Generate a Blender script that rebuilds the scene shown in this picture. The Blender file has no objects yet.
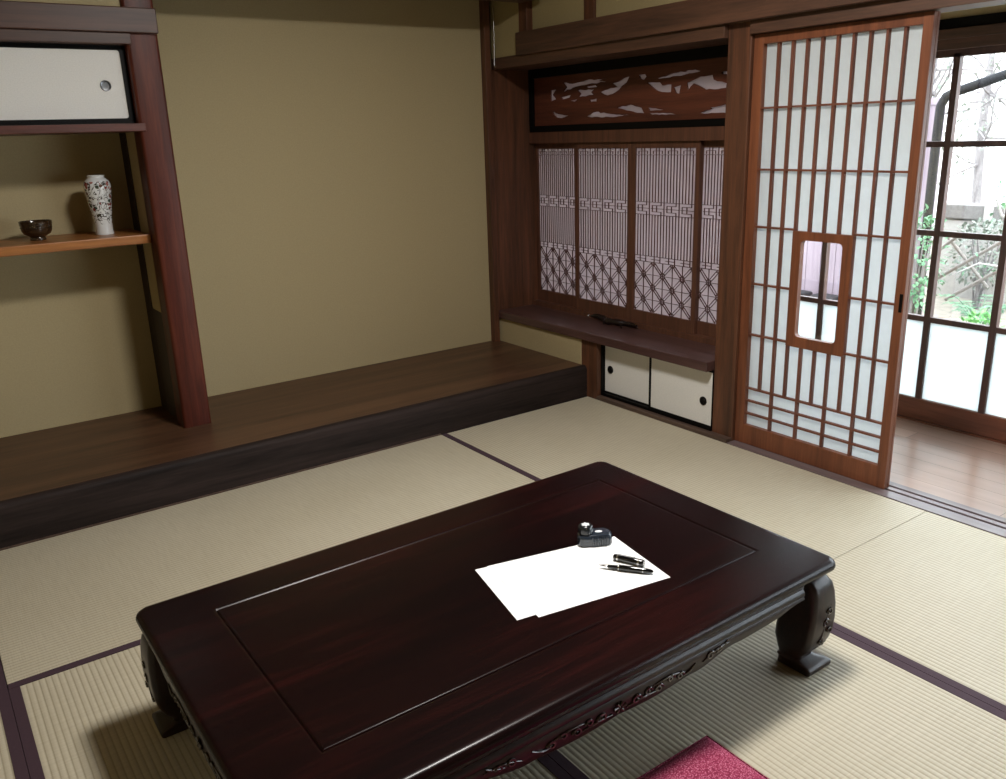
import bpy, bmesh, math, random
from mathutils import Vector, Matrix
random.seed(7)
SKY, LAMP, EXPO = 4.3, 28, 1.22
C = bpy.context.scene.collection
SC = bpy.context.scene
PI = math.pi

# ------------------------------------------------------------------ helpers
class MB:
    """collects shapes (world coordinates) that become ONE mesh object"""
    def __init__(s): s.bm = bmesh.new()
    def box(s, x0, x1, y0, y1, z0, z1, bev=0.0, seg=2):
        b = bmesh.new()
        bmesh.ops.create_cube(b, size=1)
        bmesh.ops.scale(b, vec=(abs(x1-x0), abs(y1-y0), abs(z1-z0)), verts=b.verts)
        bmesh.ops.translate(b, vec=((x0+x1)/2, (y0+y1)/2, (z0+z1)/2), verts=b.verts)
        if bev > 0:
            bmesh.ops.bevel(b, geom=list(b.edges), offset=bev, segments=seg, affect='EDGES', profile=.5)
        s.merge(b); return s
    def bar(s, p, q, w, h, up=(0, 0, 1)):
        """box from p to q, width w sideways, height h along up"""
        p, q, up = Vector(p), Vector(q), Vector(up)
        d = q-p; L = d.length; d.normalize()
        sd = d.cross(up).normalized(); u = sd.cross(d).normalized()
        vs = [s.bm.verts.new(c + sd*a*w/2 + u*b_*h/2) for c in (p, q) for a, b_ in ((-1, -1), (1, -1), (1, 1), (-1, 1))]
        for f in ((3, 2, 1, 0), (4, 5, 6, 7), (0, 1, 5, 4), (1, 2, 6, 5), (2, 3, 7, 6), (3, 0, 4, 7)):
            s.bm.faces.new([vs[i] for i in f])
        return s
    def loops(s, rings, cap0=True, cap1=True, closed=True):
        vr = [[s.bm.verts.new(p) for p in r] for r in rings]
        n = len(vr[0])
        for a, b in zip(vr, vr[1:]):
            for i in range(n if closed else n-1):
                j = (i+1) % n
                s.bm.faces.new((a[i], a[j], b[j], b[i]))
        if cap0: s.bm.faces.new(list(reversed(vr[0])))
        if cap1: s.bm.faces.new(vr[-1])
        return s
    def tube(s, pts, rad, n=8, caps=True):
        pts = [Vector(p) for p in pts]
        if not isinstance(rad, (list, tuple)): rad = [rad]*len(pts)
        rings = []; ref = None
        for i, p in enumerate(pts):
            d = (pts[min(i+1, len(pts)-1)]-pts[max(i-1, 0)]).normalized()
            if ref is None:
                ref = d.orthogonal().normalized()
            ref = (ref-d*ref.dot(d)).normalized()
            b = d.cross(ref)
            rings.append([p+(ref*math.cos(2*PI*k/n)+b*math.sin(2*PI*k/n))*rad[i] for k in range(n)])
        return s.loops(rings, caps, caps)
    def lathe(s, prof, c=(0, 0, 0), n=32, axis=None):
        """prof: (radius, height) list; axis gives the direction of the height"""
        c = Vector(c)
        M = Matrix.Identity(3) if axis is None else Vector((0, 0, 1)).rotation_difference(Vector(axis).normalized()).to_matrix()
        rings = [[c+M@Vector((r*math.cos(2*PI*k/n), r*math.sin(2*PI*k/n), h)) for k in range(n)] for r, h in prof]
        return s.loops(rings)
    def prism(s, poly, ax, a, b):
        """polygon (2D) extruded along axis ax from a to b; the other two axes in xyz order"""
        def P(u, v, w):
            return {'x': (w, u, v), 'y': (u, w, v), 'z': (u, v, w)}[ax]
        return s.loops([[P(u, v, a) for u, v in poly], [P(u, v, b) for u, v in poly]])
    def merge(s, b):
        me = bpy.data.meshes.new('t'); b.to_mesh(me); b.free(); s.bm.from_mesh(me); bpy.data.meshes.remove(me)
    def build(s, name, mat, parent=None, smooth=None):
        bm = s.bm
        bmesh.ops.recalc_face_normals(bm, faces=bm.faces)
        # origin: the parent's chain for parts, the middle of the base for a mesh standing alone
        if parent is not None:
            off = parent.location.copy(); q = parent.parent
            while q is not None: off += q.location; q = q.parent
            loc = Vector((0, 0, 0))
        else:
            xs = [v.co for v in bm.verts]
            mn = Vector([min(v[i] for v in xs) for i in range(3)]); mx = Vector([max(v[i] for v in xs) for i in range(3)])
            loc = Vector(((mn.x+mx.x)/2, (mn.y+mx.y)/2, mn.z)); off = loc
        bmesh.ops.translate(bm, vec=-off, verts=bm.verts)
        me = bpy.data.meshes.new(name); bm.to_mesh(me); bm.free()
        o = bpy.data.objects.new(name, me); C.objects.link(o)
        o.location = loc
        if parent is not None: o.parent = parent
        me.materials.append(mat)
        if smooth is not None:
            for p in me.polygons: p.use_smooth = True
            me.set_sharp_from_angle(angle=math.radians(smooth))
        return o

def tag(o, label, cat, group=None, kind=None):
    o['label'] = label; o['category'] = cat
    if group: o['group'] = group
    if kind: o['kind'] = kind
    return o
def thing(name, label, cat, loc=(0, 0, 0), group=None, kind=None):
    o = bpy.data.objects.new(name, None); C.objects.link(o); o.location = loc; o.empty_display_size = .1
    return tag(o, label, cat, group, kind)
def struct(name, mb, mat, label, cat, smooth=None):
    return tag(mb.build(name, mat, None, smooth), label, cat, None, 'structure')
def rrect(x0, x1, y0, y1, z, r, n=5):
    pts = []
    for cx, cy, a in ((x1-r, y1-r, 0), (x0+r, y1-r, 90), (x0+r, y0+r, 180), (x1-r, y0+r, 270)):
        for k in range(n+1):
            t = math.radians(a+90*k/n); pts.append((cx+r*math.cos(t), cy+r*math.sin(t), z))
    return pts
def lin(c):  # sRGB 0-255 -> linear
    return tuple([(v/255/12.92 if v/255 <= .04045 else ((v/255+.055)/1.055)**2.4) for v in c]+[1.0])

# ------------------------------------------------------------------ materials
def newmat(name):
    m = bpy.data.materials.new(name); m.use_nodes = True
    nt = m.node_tree; b = nt.nodes['Principled BSDF']
    return m, nt, b
def N(nt, t, **kw):
    n = nt.nodes.new(t)
    for k, v in kw.items():
        if k in n.inputs: n.inputs[k].default_value = v
        else: setattr(n, k, v)
    return n
def ramp(nt, fac, stops):
    r = nt.nodes.new('ShaderNodeValToRGB')
    e = r.color_ramp.elements
    e[0].position, e[0].color = stops[0]; e[1].position, e[1].color = stops[-1]
    for p, c in stops[1:-1]:
        x = e.new(p); x.color = c
    nt.links.new(fac, r.inputs['Fac']); return r.outputs['Color']
def coords(nt, sc=(1, 1, 1)):
    tc = nt.nodes.new('ShaderNodeTexCoord'); mp = nt.nodes.new('ShaderNodeMapping')
    mp.inputs['Scale'].default_value = sc
    nt.links.new(tc.outputs['Object'], mp.inputs['Vector']); return mp.outputs['Vector']
def bump(nt, b, h, strength=.2, dist=.002):
    n = N(nt, 'ShaderNodeBump', Strength=strength, Distance=dist)
    nt.links.new(h, n.inputs['Height']); nt.links.new(n.outputs['Normal'], b.inputs['Normal'])
def plain(name, c, rough=.6, metal=0, coat=0, spec=.5, var=0.0, vs=30, bmp=0):
    m, nt, b = newmat(name); c = lin(c)
    b.inputs['Roughness'].default_value = rough; b.inputs['Metallic'].default_value = metal
    b.inputs['Coat Weight'].default_value = coat; b.inputs['Specular IOR Level'].default_value = spec
    n = N(nt, 'ShaderNodeTexNoise', Scale=vs, Detail=4.0)
    nt.links.new(coords(nt), n.inputs['Vector'])
    v = max(var, .02)
    lo = tuple([x*(1-v) for x in c[:3]]+[1]); hi = tuple([min(1, x*(1+v)) for x in c[:3]]+[1])
    nt.links.new(ramp(nt, n.outputs['Fac'], [(.3, lo), (.7, hi)]), b.inputs['Base Color'])
    if bmp: bump(nt, b, n.outputs['Fac'], bmp, .002)
    return m
def wood(name, dark, light, axis='z', rough=.45, coat=0.0, scale=22, stretch=.06, spec=.5, bmp=.08, mid=None, contrast=(.32, .68)):
    m, nt, b = newmat(name)
    sc = [scale]*3; sc['xyz'.index(axis)] = scale*stretch
    v = coords(nt, sc)
    n1 = N(nt, 'ShaderNodeTexNoise', Scale=1.0, Detail=6.0, Roughness=.65, Distortion=.6)
    n2 = N(nt, 'ShaderNodeTexNoise', Scale=6.0, Detail=3.0, Roughness=.6)
    nt.links.new(v, n1.inputs['Vector']); nt.links.new(v, n2.inputs['Vector'])
    mx = N(nt, 'ShaderNodeMath', operation='MULTIPLY_ADD'); mx.inputs[1].default_value = .35
    nt.links.new(n2.outputs['Fac'], mx.inputs[0]); nt.links.new(n1.outputs['Fac'], mx.inputs[2])
    sb = N(nt, 'ShaderNodeMath', operation='SUBTRACT'); sb.inputs[1].default_value = .175
    nt.links.new(mx.outputs[0], sb.inputs[0])
    st = [(contrast[0], lin(dark)), (contrast[1], lin(light))]
    if mid: st.insert(1, (sum(contrast)/2, lin(mid)))
    nt.links.new(ramp(nt, sb.outputs[0], st), b.inputs['Base Color'])
    b.inputs['Roughness'].default_value = rough; b.inputs['Coat Weight'].default_value = coat
    b.inputs['Coat Roughness'].default_value = .08; b.inputs['Specular IOR Level'].default_value = spec
    if bmp: bump(nt, b, n2.outputs['Fac'], bmp, .001)
    return m
def boards(name, dark, light, across, width, along, length, rough=.35, coat=.0):
    """plank floor: each board its own tone, thin dark joints"""
    m, nt, b = newmat(name)
    v = coords(nt)
    bt = nt.nodes.new('ShaderNodeTexBrick')
    mp = nt.nodes.new('ShaderNodeMapping')
    if along == 'y': mp.inputs['Rotation'].default_value = (0, 0, PI/2)
    nt.links.new(v, mp.inputs['Vector']); nt.links.new(mp.outputs['Vector'], bt.inputs['Vector'])
    bt.inputs['Color1'].default_value = lin(dark); bt.inputs['Color2'].default_value = lin(light)
    bt.inputs['Mortar'].default_value = tuple([x*.35 for x in lin(dark)[:3]]+[1])
    bt.inputs['Scale'].default_value = 1; bt.inputs['Mortar Size'].default_value = .0014
    bt.inputs['Brick Width'].default_value = length; bt.inputs['Row Height'].default_value = width
    sc = [18, 18, 18]; sc['xyz'.index(along)] = 1.2
    n = N(nt, 'ShaderNodeTexNoise', Scale=1.0, Detail=5.0, Roughness=.6)
    nt.links.new(coords(nt, sc), n.inputs['Vector'])
    mix = N(nt, 'ShaderNodeMix', data_type='RGBA', blend_type='MULTIPLY'); mix.inputs[0].default_value = .45
    nt.links.new(bt.outputs['Color'], mix.inputs[6])
    nt.links.new(ramp(nt, n.outputs['Fac'], [(.3, (.6, .6, .6, 1)), (.7, (1.1, 1.1, 1.1, 1))]), mix.inputs[7])
    nt.links.new(mix.outputs[2], b.inputs['Base Color'])
    b.inputs['Roughness'].default_value = rough; b.inputs['Coat Weight'].default_value = coat
    return m
def tatami(name, axis, c1, c2):
    """woven rush: ridges 15 mm apart that run along the mat, fine rushes across"""
    m, nt, b = newmat(name)
    v = coords(nt)
    sx = nt.nodes.new('ShaderNodeSeparateXYZ'); nt.links.new(v, sx.inputs[0])
    across = sx.outputs['X' if axis == 'y' else 'Y']; along = sx.outputs['Y' if axis == 'y' else 'X']
    def sine(src, pitch):
        k = N(nt, 'ShaderNodeMath', operation='MULTIPLY'); k.inputs[1].default_value = 2*PI/pitch
        nt.links.new(src, k.inputs[0])
        s = N(nt, 'ShaderNodeMath', operation='SINE'); nt.links.new(k.outputs[0], s.inputs[0])
        return s.outputs[0]
    s1 = sine(across, .0155)
    ma = N(nt, 'ShaderNodeMapRange'); ma.inputs[1].default_value = -1; ma.inputs[2].default_value = 1
    nt.links.new(s1, ma.inputs[0])
    pw = N(nt, 'ShaderNodeMath', operation='POWER'); pw.inputs[1].default_value = .55
    nt.links.new(ma.outputs[0], pw.inputs[0])
    sc = [14, 420, 14] if axis == 'y' else [420, 14, 14]
    n = N(nt, 'ShaderNodeTexNoise', Scale=1.0, Detail=3.0)
    nt.links.new(coords(nt, sc), n.inputs['Vector'])
    big = N(nt, 'ShaderNodeTexNoise', Scale=2.2, Detail=2.0)
    nt.links.new(coords(nt), big.inputs['Vector'])
    col = ramp(nt, n.outputs['Fac'], [(.25, lin(c1)), (.75, lin(c2))])
    dk = N(nt, 'ShaderNodeMix', data_type='RGBA', blend_type='MULTIPLY'); dk.inputs[0].default_value = .62
    nt.links.new(col, dk.inputs[6])
    nt.links.new(ramp(nt, pw.outputs[0], [(0.0, (.5, .46, .40, 1)), (.55, (1, 1, 1, 1))]), dk.inputs[7])
    d2 = N(nt, 'ShaderNodeMix', data_type='RGBA', blend_type='MULTIPLY'); d2.inputs[0].default_value = .3
    nt.links.new(dk.outputs[2], d2.inputs[6])
    nt.links.new(ramp(nt, big.outputs['Fac'], [(.3, (.8, .78, .7, 1)), (.7, (1, 1, 1, 1))]), d2.inputs[7])
    nt.links.new(d2.outputs[2], b.inputs['Base Color'])
    b.inputs['Roughness'].default_value = .55; b.inputs['Specular IOR Level'].default_value = .35
    bump(nt, b, pw.outputs[0], .7, .0016)
    return m
def plaster(name, c, var=.05, scale=160):
    m, nt, b = newmat(name)
    n = N(nt, 'ShaderNodeTexNoise', Scale=scale, Detail=5.0, Roughness=.7)
    n2 = N(nt, 'ShaderNodeTexNoise', Scale=1.5, Detail=2.0)
    v = coords(nt)
    nt.links.new(v, n.inputs['Vector']); nt.links.new(v, n2.inputs['Vector'])
    l = lin(c)
    c1 = ramp(nt, n.outputs['Fac'], [(.3, tuple([x*(1-var*2) for x in l[:3]]+[1])), (.7, tuple([x*(1+var) for x in l[:3]]+[1]))])
    nt.links.new(c1, b.inputs['Base Color'])
    b.inputs['Roughness'].default_value = .9; b.inputs['Specular IOR Level'].default_value = .15
    bump(nt, b, n.outputs['Fac'], .25, .0015)
    return m
def paper(name, c, trans=.55, rough=.9):
    """sheet that glows when lit from behind"""
    m = bpy.data.materials.new(name); m.use_nodes = True; nt = m.node_tree; nt.nodes.clear()
    o = nt.nodes.new('ShaderNodeOutputMaterial'); mx = nt.nodes.new('ShaderNodeMixShader')
    d = nt.nodes.new('ShaderNodeBsdfDiffuse'); t = nt.nodes.new('ShaderNodeBsdfTranslucent')
    n = N(nt, 'ShaderNodeTexNoise', Scale=60.0, Detail=6.0, Roughness=.7)
    nt.links.new(coords(nt), n.inputs['Vector'])
    l = lin(c)
    col = ramp(nt, n.outputs['Fac'], [(.3, tuple([x*.96 for x in l[:3]]+[1])), (.7, l)])
    nt.links.new(col, d.inputs['Color']); nt.links.new(col, t.inputs['Color'])
    mx.inputs[0].default_value = trans
    nt.links.new(d.outputs[0], mx.inputs[1]); nt.links.new(t.outputs[0], mx.inputs[2]); nt.links.new(mx.outputs[0], o.inputs['Surface'])
    return m
def glass(name, c=(1, 1, 1, 1), refl=.06):
    m = bpy.data.materials.new(name); m.use_nodes = True; nt = m.node_tree; nt.nodes.clear()
    o = nt.nodes.new('ShaderNodeOutputMaterial'); mx = nt.nodes.new('ShaderNodeMixShader')
    t = nt.nodes.new('ShaderNodeBsdfTransparent'); g = nt.nodes.new('ShaderNodeBsdfGlossy')
    t.inputs['Color'].default_value = c; g.inputs['Roughness'].default_value = .02
    mx.inputs[0].default_value = refl
    nt.links.new(t.outputs[0], mx.inputs[1]); nt.links.new(g.outputs[0], mx.inputs[2]); nt.links.new(mx.outputs[0], o.inputs['Surface'])
    return m

M = dict(
    wall=plaster('sand_plaster', (178, 163, 127)),
    wallplain=plaster('room_plaster', (165, 150, 110)),
    vwall=plaster('veranda_plaster', (170, 155, 118)),
    ceil=boards('ceiling_boards', (120, 95, 65), (140, 112, 78), 'y', .45, 'x', 4, .6),
    post=wood('post_wood', (66, 42, 29), (108, 67, 45), 'z', .5),
    posty=wood('beam_wood', (62, 43, 33), (98, 67, 50), 'y', .5),
    postx=wood('beam_wood_cross', (62, 41, 33), (92, 62, 50), 'x', .45),
    toko=wood('alcove_pillar_wood', (62, 26, 17), (98, 46, 29), 'z', .4, .0, spec=.3, mid=(80, 34, 22)),
    tokotrim=wood('alcove_shelf_wood', (70, 35, 28), (102, 56, 46), 'x', .4, .1),
    shelf=wood('shelf_wood', (120, 72, 34), (172, 112, 58), 'x', .4, .1),
    darkwood=wood('partition_wood', (26, 16, 12), (44, 26, 18), 'z', .5),
    tokofl=wood('alcove_floor_wood', (62, 42, 30), (98, 68, 48), 'x', .42, .05, scale=14, spec=.35),
    tokoedge=wood('alcove_rail_wood', (28, 22, 20), (52, 42, 39), 'x', .6, .0, scale=16, spec=.12),
    board=wood('shoin_board_wood', (64, 43, 41), (92, 66, 62), 'y', .3, .2),
    shojiw=wood('shoji_frame_wood', (96, 54, 34), (132, 78, 50), 'z', .45, .05),
    shojil=wood('shoji_lattice_wood', (92, 52, 38), (120, 70, 50), 'z', .5),
    shoinw=wood('shoin_frame_wood', (76, 48, 36), (106, 68, 50), 'z', .5),
    shoinl=wood('shoin_lattice_wood', (66, 36, 28), (92, 52, 40), 'z', .5),
    carve=wood('carved_panel_wood', (76, 38, 26), (108, 58, 40), 'y', .5),
    black=plain('black_lacquer', (9, 8, 8), .5, 0, 0, .15),
    sash=wood('sash_wood', (62, 40, 34), (86, 58, 48), 'z', .5),
    sashrail=wood('sash_rail_wood', (92, 52, 36), (126, 76, 54), 'y', .45),
    track=wood('track_wood', (98, 84, 84), (126, 112, 112), 'y', .3, .2),
    veranda=boards('veranda_boards', (138, 108, 94), (162, 133, 117), 'x', .105, 'y', 1.3, .3, .25),
    tatx=tatami('tatami_rush', 'x', (185, 176, 155), (200, 192, 171)),
    taty=tatami('tatami_rush_lengthwise', 'y', (185, 176, 155), (200, 192, 171)),
    border=plain('tatami_border_cloth', (62, 42, 52), .85, var=.12, vs=300, bmp=.2),
    strip=wood('tatami_edge_strip', (70, 54, 46), (98, 78, 66), 'y', .5),
    doorpaper=plain('door_paper', (228, 227, 223), .85, var=.05, vs=220, bmp=.1),
    paper=paper('shoji_paper', (226, 230, 231), .56),
    shoinpaper=paper('shoin_paper', (198, 187, 188), .6),
    frosted=paper('frosted_glass', (226, 232, 232), .66),
    glass=glass('clear_glass'),
    sheet=plain('white_paper', (246, 246, 244), .7, var=.01),
    pull=plain('pull_metal', (112, 114, 116), .3, 1.0, 0, .5, .2, 90),
    pulldark=plain('pull_dark_metal', (22, 20, 20), .4, .7, 0, .5, .2, 90),
    steel=plain('steel', (190, 190, 195), .25, 1.0),
    silver=plain('silver', (205, 205, 205), .2, 1.0),
)
def rosewood():
    m, nt, b = newmat('rosewood')
    v = coords(nt, (2.0, 34, 34))
    n1 = N(nt, 'ShaderNodeTexNoise', Scale=1.0, Detail=7.0, Roughness=.7, Distortion=.8)
    nt.links.new(v, n1.inputs['Vector'])
    n2 = N(nt, 'ShaderNodeTexNoise', Scale=1.0, Detail=3.0, Roughness=.5)
    nt.links.new(coords(nt, (1.2, 5, 5)), n2.inputs['Vector'])
    mx = N(nt, 'ShaderNodeMath', operation='MULTIPLY'); nt.links.new(n1.outputs['Fac'], mx.inputs[0]); nt.links.new(n2.outputs['Fac'], mx.inputs[1])
    nt.links.new(ramp(nt, mx.outputs[0], [(.14, lin((13, 6, 7))), (.27, lin((23, 8, 8))), (.46, lin((43, 14, 13)))]), b.inputs['Base Color'])
    b.inputs['Roughness'].default_value = .26; b.inputs['Coat Weight'].default_value = .03; b.inputs['Coat Roughness'].default_value = .1
    b.inputs['Specular IOR Level'].default_value = .16
    return m
M['rose'] = rosewood()
M['rosedark'] = wood('rosewood_dark', (20, 11, 9), (48, 29, 23), 'z', .3, .0, 26, .3, .35)
M['rosedarkx'] = wood('rosewood_dark_apron', (20, 11, 9), (48, 28, 23), 'x', .3, .0, 26, .2, .35)
M['carvegloss'] = wood('rosewood_carving', (24, 15, 12), (54, 36, 29), 'z', .16, .3, 30, .3, .6)

# ------------------------------------------------------------------ the room
XL, YF = -.95, -3.0            # left wall, wall behind the viewer
struct('floor', MB().box(XL-.1, 2.915, YF-.1, 4.3, -.12, -.052), M['darkwood'], 'dark under-floor below the tatami mats', 'floor')
struct('wall_back', MB().box(XL-.1, 3.0, 4.179, 4.28, -.05, 2.6), M['wall'], 'sand coloured plaster wall at the back of the alcove', 'wall')
struct('wall_left', MB().box(XL-.1, XL, YF-.1, 4.179, -.05, 2.6), M['wallplain'], 'plain plaster wall on the left side of the room', 'wall')
struct('wall_front', MB().box(XL, 4.0, YF-.1, YF, -.05, 2.6), M['wallplain'], 'plain plaster wall facing the alcove', 'wall')
struct('ceiling', MB().box(XL-.1, 3.07, YF-.1, 4.28, 2.56, 2.62), M['ceil'], 'brown boarded ceiling of the tatami room', 'ceiling')
struct('wall_upper', MB().box(XL, 2.925, 3.72, 3.85, 2.11, 2.56), M['wall'], 'short plaster wall hanging above the alcove opening', 'wall')
struct('trim_1', MB().box(XL, 2.925, 3.70, 3.87, 2.046, 2.11, .004), M['postx'], 'dark lintel beam across the top of the alcove opening', 'beam')

# right wall: plaster pieces round the shoin window
w = MB()
w.box(2.97, 3.07, YF, 3.905, 1.797, 2.56)
w.box(2.93, 3.07, 3.905, 4.179, 1.797, 2.56)
w.box(2.97, 3.07, YF, -1.42, -.05, 1.797)
struct('wall_right', w, M['wallplain'], 'beige plaster above the long brown beam on the window side', 'wall')
struct('wall_right_lower', MB().box(2.912, 2.97, 3.39, 4.16, .16, .315), M['wall'], 'low sand plaster strip under the shelf board beside the alcove step', 'wall')
w = MB(); w.box(3.2, 3.24, 2.42, 4.2, -.05, .31); w.box(2.93, 3.24, 4.166, 4.2, .0, 2.56); w.box(3.07, 3.24, 2.3, 2.43, -.05, 2.56); w.box(3.07, 3.24, 2.43, 4.17, 1.77, 2.56)
struct('wall_right_outer', w, M['vwall'], 'plaster round the back of the shoin window', 'wall')

# beams and posts (nageshi, kamoi, pillars)
struct('trim_2', MB().box(2.905, 2.97, YF, 3.905, 1.79, 1.905, .003), M['posty'], 'wide brown beam running along the top of the window wall', 'beam')
struct('trim_3', MB().box(2.935, 3.075, -1.42, 2.375, 1.74, 1.792, .002), M['posty'], 'grooved lintel above the sliding paper screen', 'beam')
struct('trim_4', MB().box(2.925, 3.24, 2.495, 4.166, 1.738, 1.796, .002), M['posty'], 'lintel above the carved transom and lattice window', 'beam')
struct('pillar_1', MB().box(2.95, 3.07, 2.375, 2.495, -.05, 1.83, .004), M['post'], 'brown square pillar between the lattice window and the paper screen', 'pillar')
struct('pillar_2', MB().box(2.865, 2.903, 4.135, 4.179, .165, 2.56, .003), M['post'], 'thin dark corner post where the alcove meets the window wall', 'pillar')
struct('pillar_3', MB().box(2.918, 3.0, 3.265, 3.40, -.04, .315, .003), M['post'], 'short post under the shelf board at the end of the alcove step', 'pillar')
struct('pillar_4', MB().box(2.93, 3.0, 3.835, 3.905, 1.906, 2.56, .003), M['post'], 'dark upper post above the beam at the alcove corner', 'pillar')
struct('pillar_5', MB().box(2.955, 3.0, 3.33, 3.405, 1.906, 2.56, .003), M['post'], 'upper post above the beam over the lattice window', 'pillar')
struct('pillar_6', MB().box(2.95, 3.07, -1.54, -1.42, -.05, 1.797, .004), M['post'], 'brown pillar at the far end of the veranda opening', 'pillar')
struct('trim_5', MB().box(2.905, 3.24, 4.15, 4.166, .36, 1.738), M['post'], 'brown side board of the shoin window recess', 'panel')
struct('trim_6', MB().box(3.07, 3.24, 2.43, 2.446, .36, 1.738), M['post'], 'brown board inside the recess behind the pillar', 'panel')
struct('trim_7', MB().box(2.913, 2.965, 2.376, 3.265, -.045, .018, .002), M['strip'], 'wooden sill under the two low white cupboard doors', 'sill')
t = MB()
t.box(2.915, 2.974, -1.42, 2.375, -.05, .003, .001); t.box(2.988, 3.014, -1.42, 2.375, -.05, .003, .001); t.box(3.028, 3.066, -1.42, 2.375, -.05, .003, .001); t.box(2.974, 3.03, -1.42, 2.375, -.05, -.012)
struct('trim_8', t, M['track'], 'grooved wooden track between the tatami and the veranda', 'track')
struct('trim_9', MB().box(XL, 1.973, 3.3365, 3.345, -.04, .004), M['strip'], 'thin wooden strip along the foot of the alcove step', 'strip')

# alcove platform: board floor with a black-brown rail at the front
pl = thing('alcove_platform', 'low dark wooden alcove step with thick front rail', 'platform', (.95, 3.75, -.05), kind='structure')
MB().box(XL, 2.911, 3.378, 4.179, -.04, .1715).build('floor_board', M['tokofl'], pl)
r = MB()
prof = [(3.345, -.05), (3.345, .148), (3.349, .160), (3.359, .168), (3.368, .1705), (3.378, .1705), (3.378, -.05)]
r.prism(prof, 'x', XL, 2.917)
r.build('front_rail', M['tokoedge'], pl, 50)

# alcove pillar and partition to the shelves
p = MB()
R_ = lambda z, d=0: rrect(.890+d, 1.013-d, 3.752+d, 3.872-d, z, .014-d*.5, 4)
p.loops([R_(.165), R_(1.95)])
struct('pillar_7', p, M['toko'], 'glossy reddish brown alcove pillar standing on the step', 'pillar', 40)
p = MB(); p.box(.90, .935, 4.07, 4.179, .172, 1.95, .003)
struct('pillar_8', p, M['darkwood'], 'thin dark post on the back wall behind the alcove pillar', 'pillar')
struct('wall_partition', MB().box(.905, .93, 3.87, 4.07, .67, 1.95), M['wall'], 'narrow plaster partition behind the alcove pillar', 'wall')
struct('wall_partition_lower', MB().box(.90, .935, 3.87, 4.07, .165, .672), M['darkwood'], 'dark wooden panel low behind the alcove pillar', 'panel')
struct('trim_10', MB().box(-.95, 1.012, 3.732, 3.80, 1.815, 1.908, .004), M['postx'], 'thick brown beam above the small wall cupboard', 'beam')
struct('wall_alcove_upper', MB().box(-.95, .90, 3.77, 3.85, 1.905, 2.05), M['wall'], 'plaster above the beam over the wall cupboard', 'wall')
struct('wall_alcove_left', MB().box(-.12, -.06, 3.75, 4.179, .17, 1.815), M['wall'], 'plaster end wall of the shelf alcove', 'wall')

# small wall cupboard (tenbukuro)
cb = thing('wall_cupboard', 'high wall cupboard with white sliding door left of the alcove pillar', 'cupboard', (.4, 3.95, 1.445))
MB().box(-.06, .914, 3.744, 4.178, 1.447, 1.478, .003).build('bottom_board', M['tokotrim'], cb)
MB().box(-.06, .906, 3.745, 3.84, 1.774, 1.8155, .003).build('top_rail', M['postx'], cb)
f = MB(); f.box(-.06, .888, 3.80, 3.835, 1.478, 1.490); f.box(-.06, .888, 3.80, 3.835, 1.764, 1.774); f.box(.876, .888, 3.8, 3.835, 1.492, 1.766)
f.build('frame', M['black'], cb)
def fusuma(y0, y1, x0, x1, z0, z1, parent, knobx, knobz, r, mat):
    d = MB()
    ring = lambda e, y, rr: [(a, y, b) for a, b, _ in rrect(x0+e, x1-e, z0+e, z1-e, 0, rr, 4)]
    d.loops([ring(0, y1, .002), ring(0, y0, .002), ring(.009, y0, .01), ring(.009, y0+.006, .01)], True, False)
    o = d.build('door', M['black'], parent)
    MB().loops([ring(.009, y1-.004, .01), ring(.009, y0+.004, .01)]).build('door_paper', M['doorpaper'], o)
    k = MB(); k.lathe([(r, 0), (r, .004), (r*.92, .006), (r*.72, .005), (r*.68, .002), (r*.3, .0015), (.001, .0018)], (knobx, y0+.0045, knobz), 28, (0, -1, 0))
    k.build('door_pull', mat, o, 40)
    return o
fusuma(3.796, 3.814, .30, .876, 1.490, 1.765, cb, .797, 1.623, .0205, M['pull'])
fusuma(3.818, 3.834, -.055, .33, 1.490, 1.765, cb, .0, 1.622, .017, M['pull'])

sh = thing('wall_shelf', 'plain light brown wooden shelf holding the vase and the bowl', 'shelf', (.4, 4.0, .99))
MB().box(-.06, .888, 3.83, 4.178, .992, 1.03, .004).build('shelf_board', M['shelf'], sh)

# ------------------------------------------------------------------ shoin window
bd = MB(); bd.box(2.898, 3.24, 2.496, 4.166, .315, .36, .004)
tag(bd.build('shelf_board', M['board'], None), 'dark reddish shelf board under the lattice window', 'shelf board', None, 'structure')

lc = thing('low_cupboard', 'low cupboard with two white sliding doors under the shelf board', 'cupboard', (3.05, 2.88, .018))
f = MB(); f.box(2.945, 2.985, 2.496, 3.264, .0185, .034); f.box(2.945, 2.985, 2.496, 3.264, .304, .3145); f.box(2.945, 2.985, 3.259, 3.264, .034, .306)
f.build('frame', M['black'], lc)
MB().box(2.986, 3.19, 2.497, 3.264, .0185, .3145).build('body', M['darkwood'], lc)
def jibukuro(x0, y0, y1, z0, z1, ky, kz, e0, e1):
    d = MB()
    ring = lambda q, x: [(x, y0+q*e0, z0+q*.007), (x, y1-q*e1, z0+q*.007), (x, y1-q*e1, z1-q*.004), (x, y0+q*e0, z1-q*.004)]
    d.loops([ring(0, x0+.016), ring(0, x0), ring(1, x0), ring(1, x0+.004)], True, False)
    o = d.build('door', M['black'], lc)
    MB().loops([ring(1, x0+.012), ring(1, x0+.003)]).build('door_paper', M['doorpaper'], o)
    k = MB(); r = .021
    k.lathe([(r, 0), (r, .003), (r*.9, .005), (r*.75, .004), (r*.7, .001), (r*.4, .0005), (r*.35, .002), (.001, .0025)], (x0+.0032, ky, kz), 28, (-1, 0, 0))
    k.build('door_pull', M['pulldark'], o, 40)
jibukuro(2.966, 2.885, 3.259, .034, .306, 3.214, .166, .008, .003)
jibukuro(2.948, 2.497, 2.908, .034, .306, 2.553, .154, .003, .013)

XS = 3.2
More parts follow.
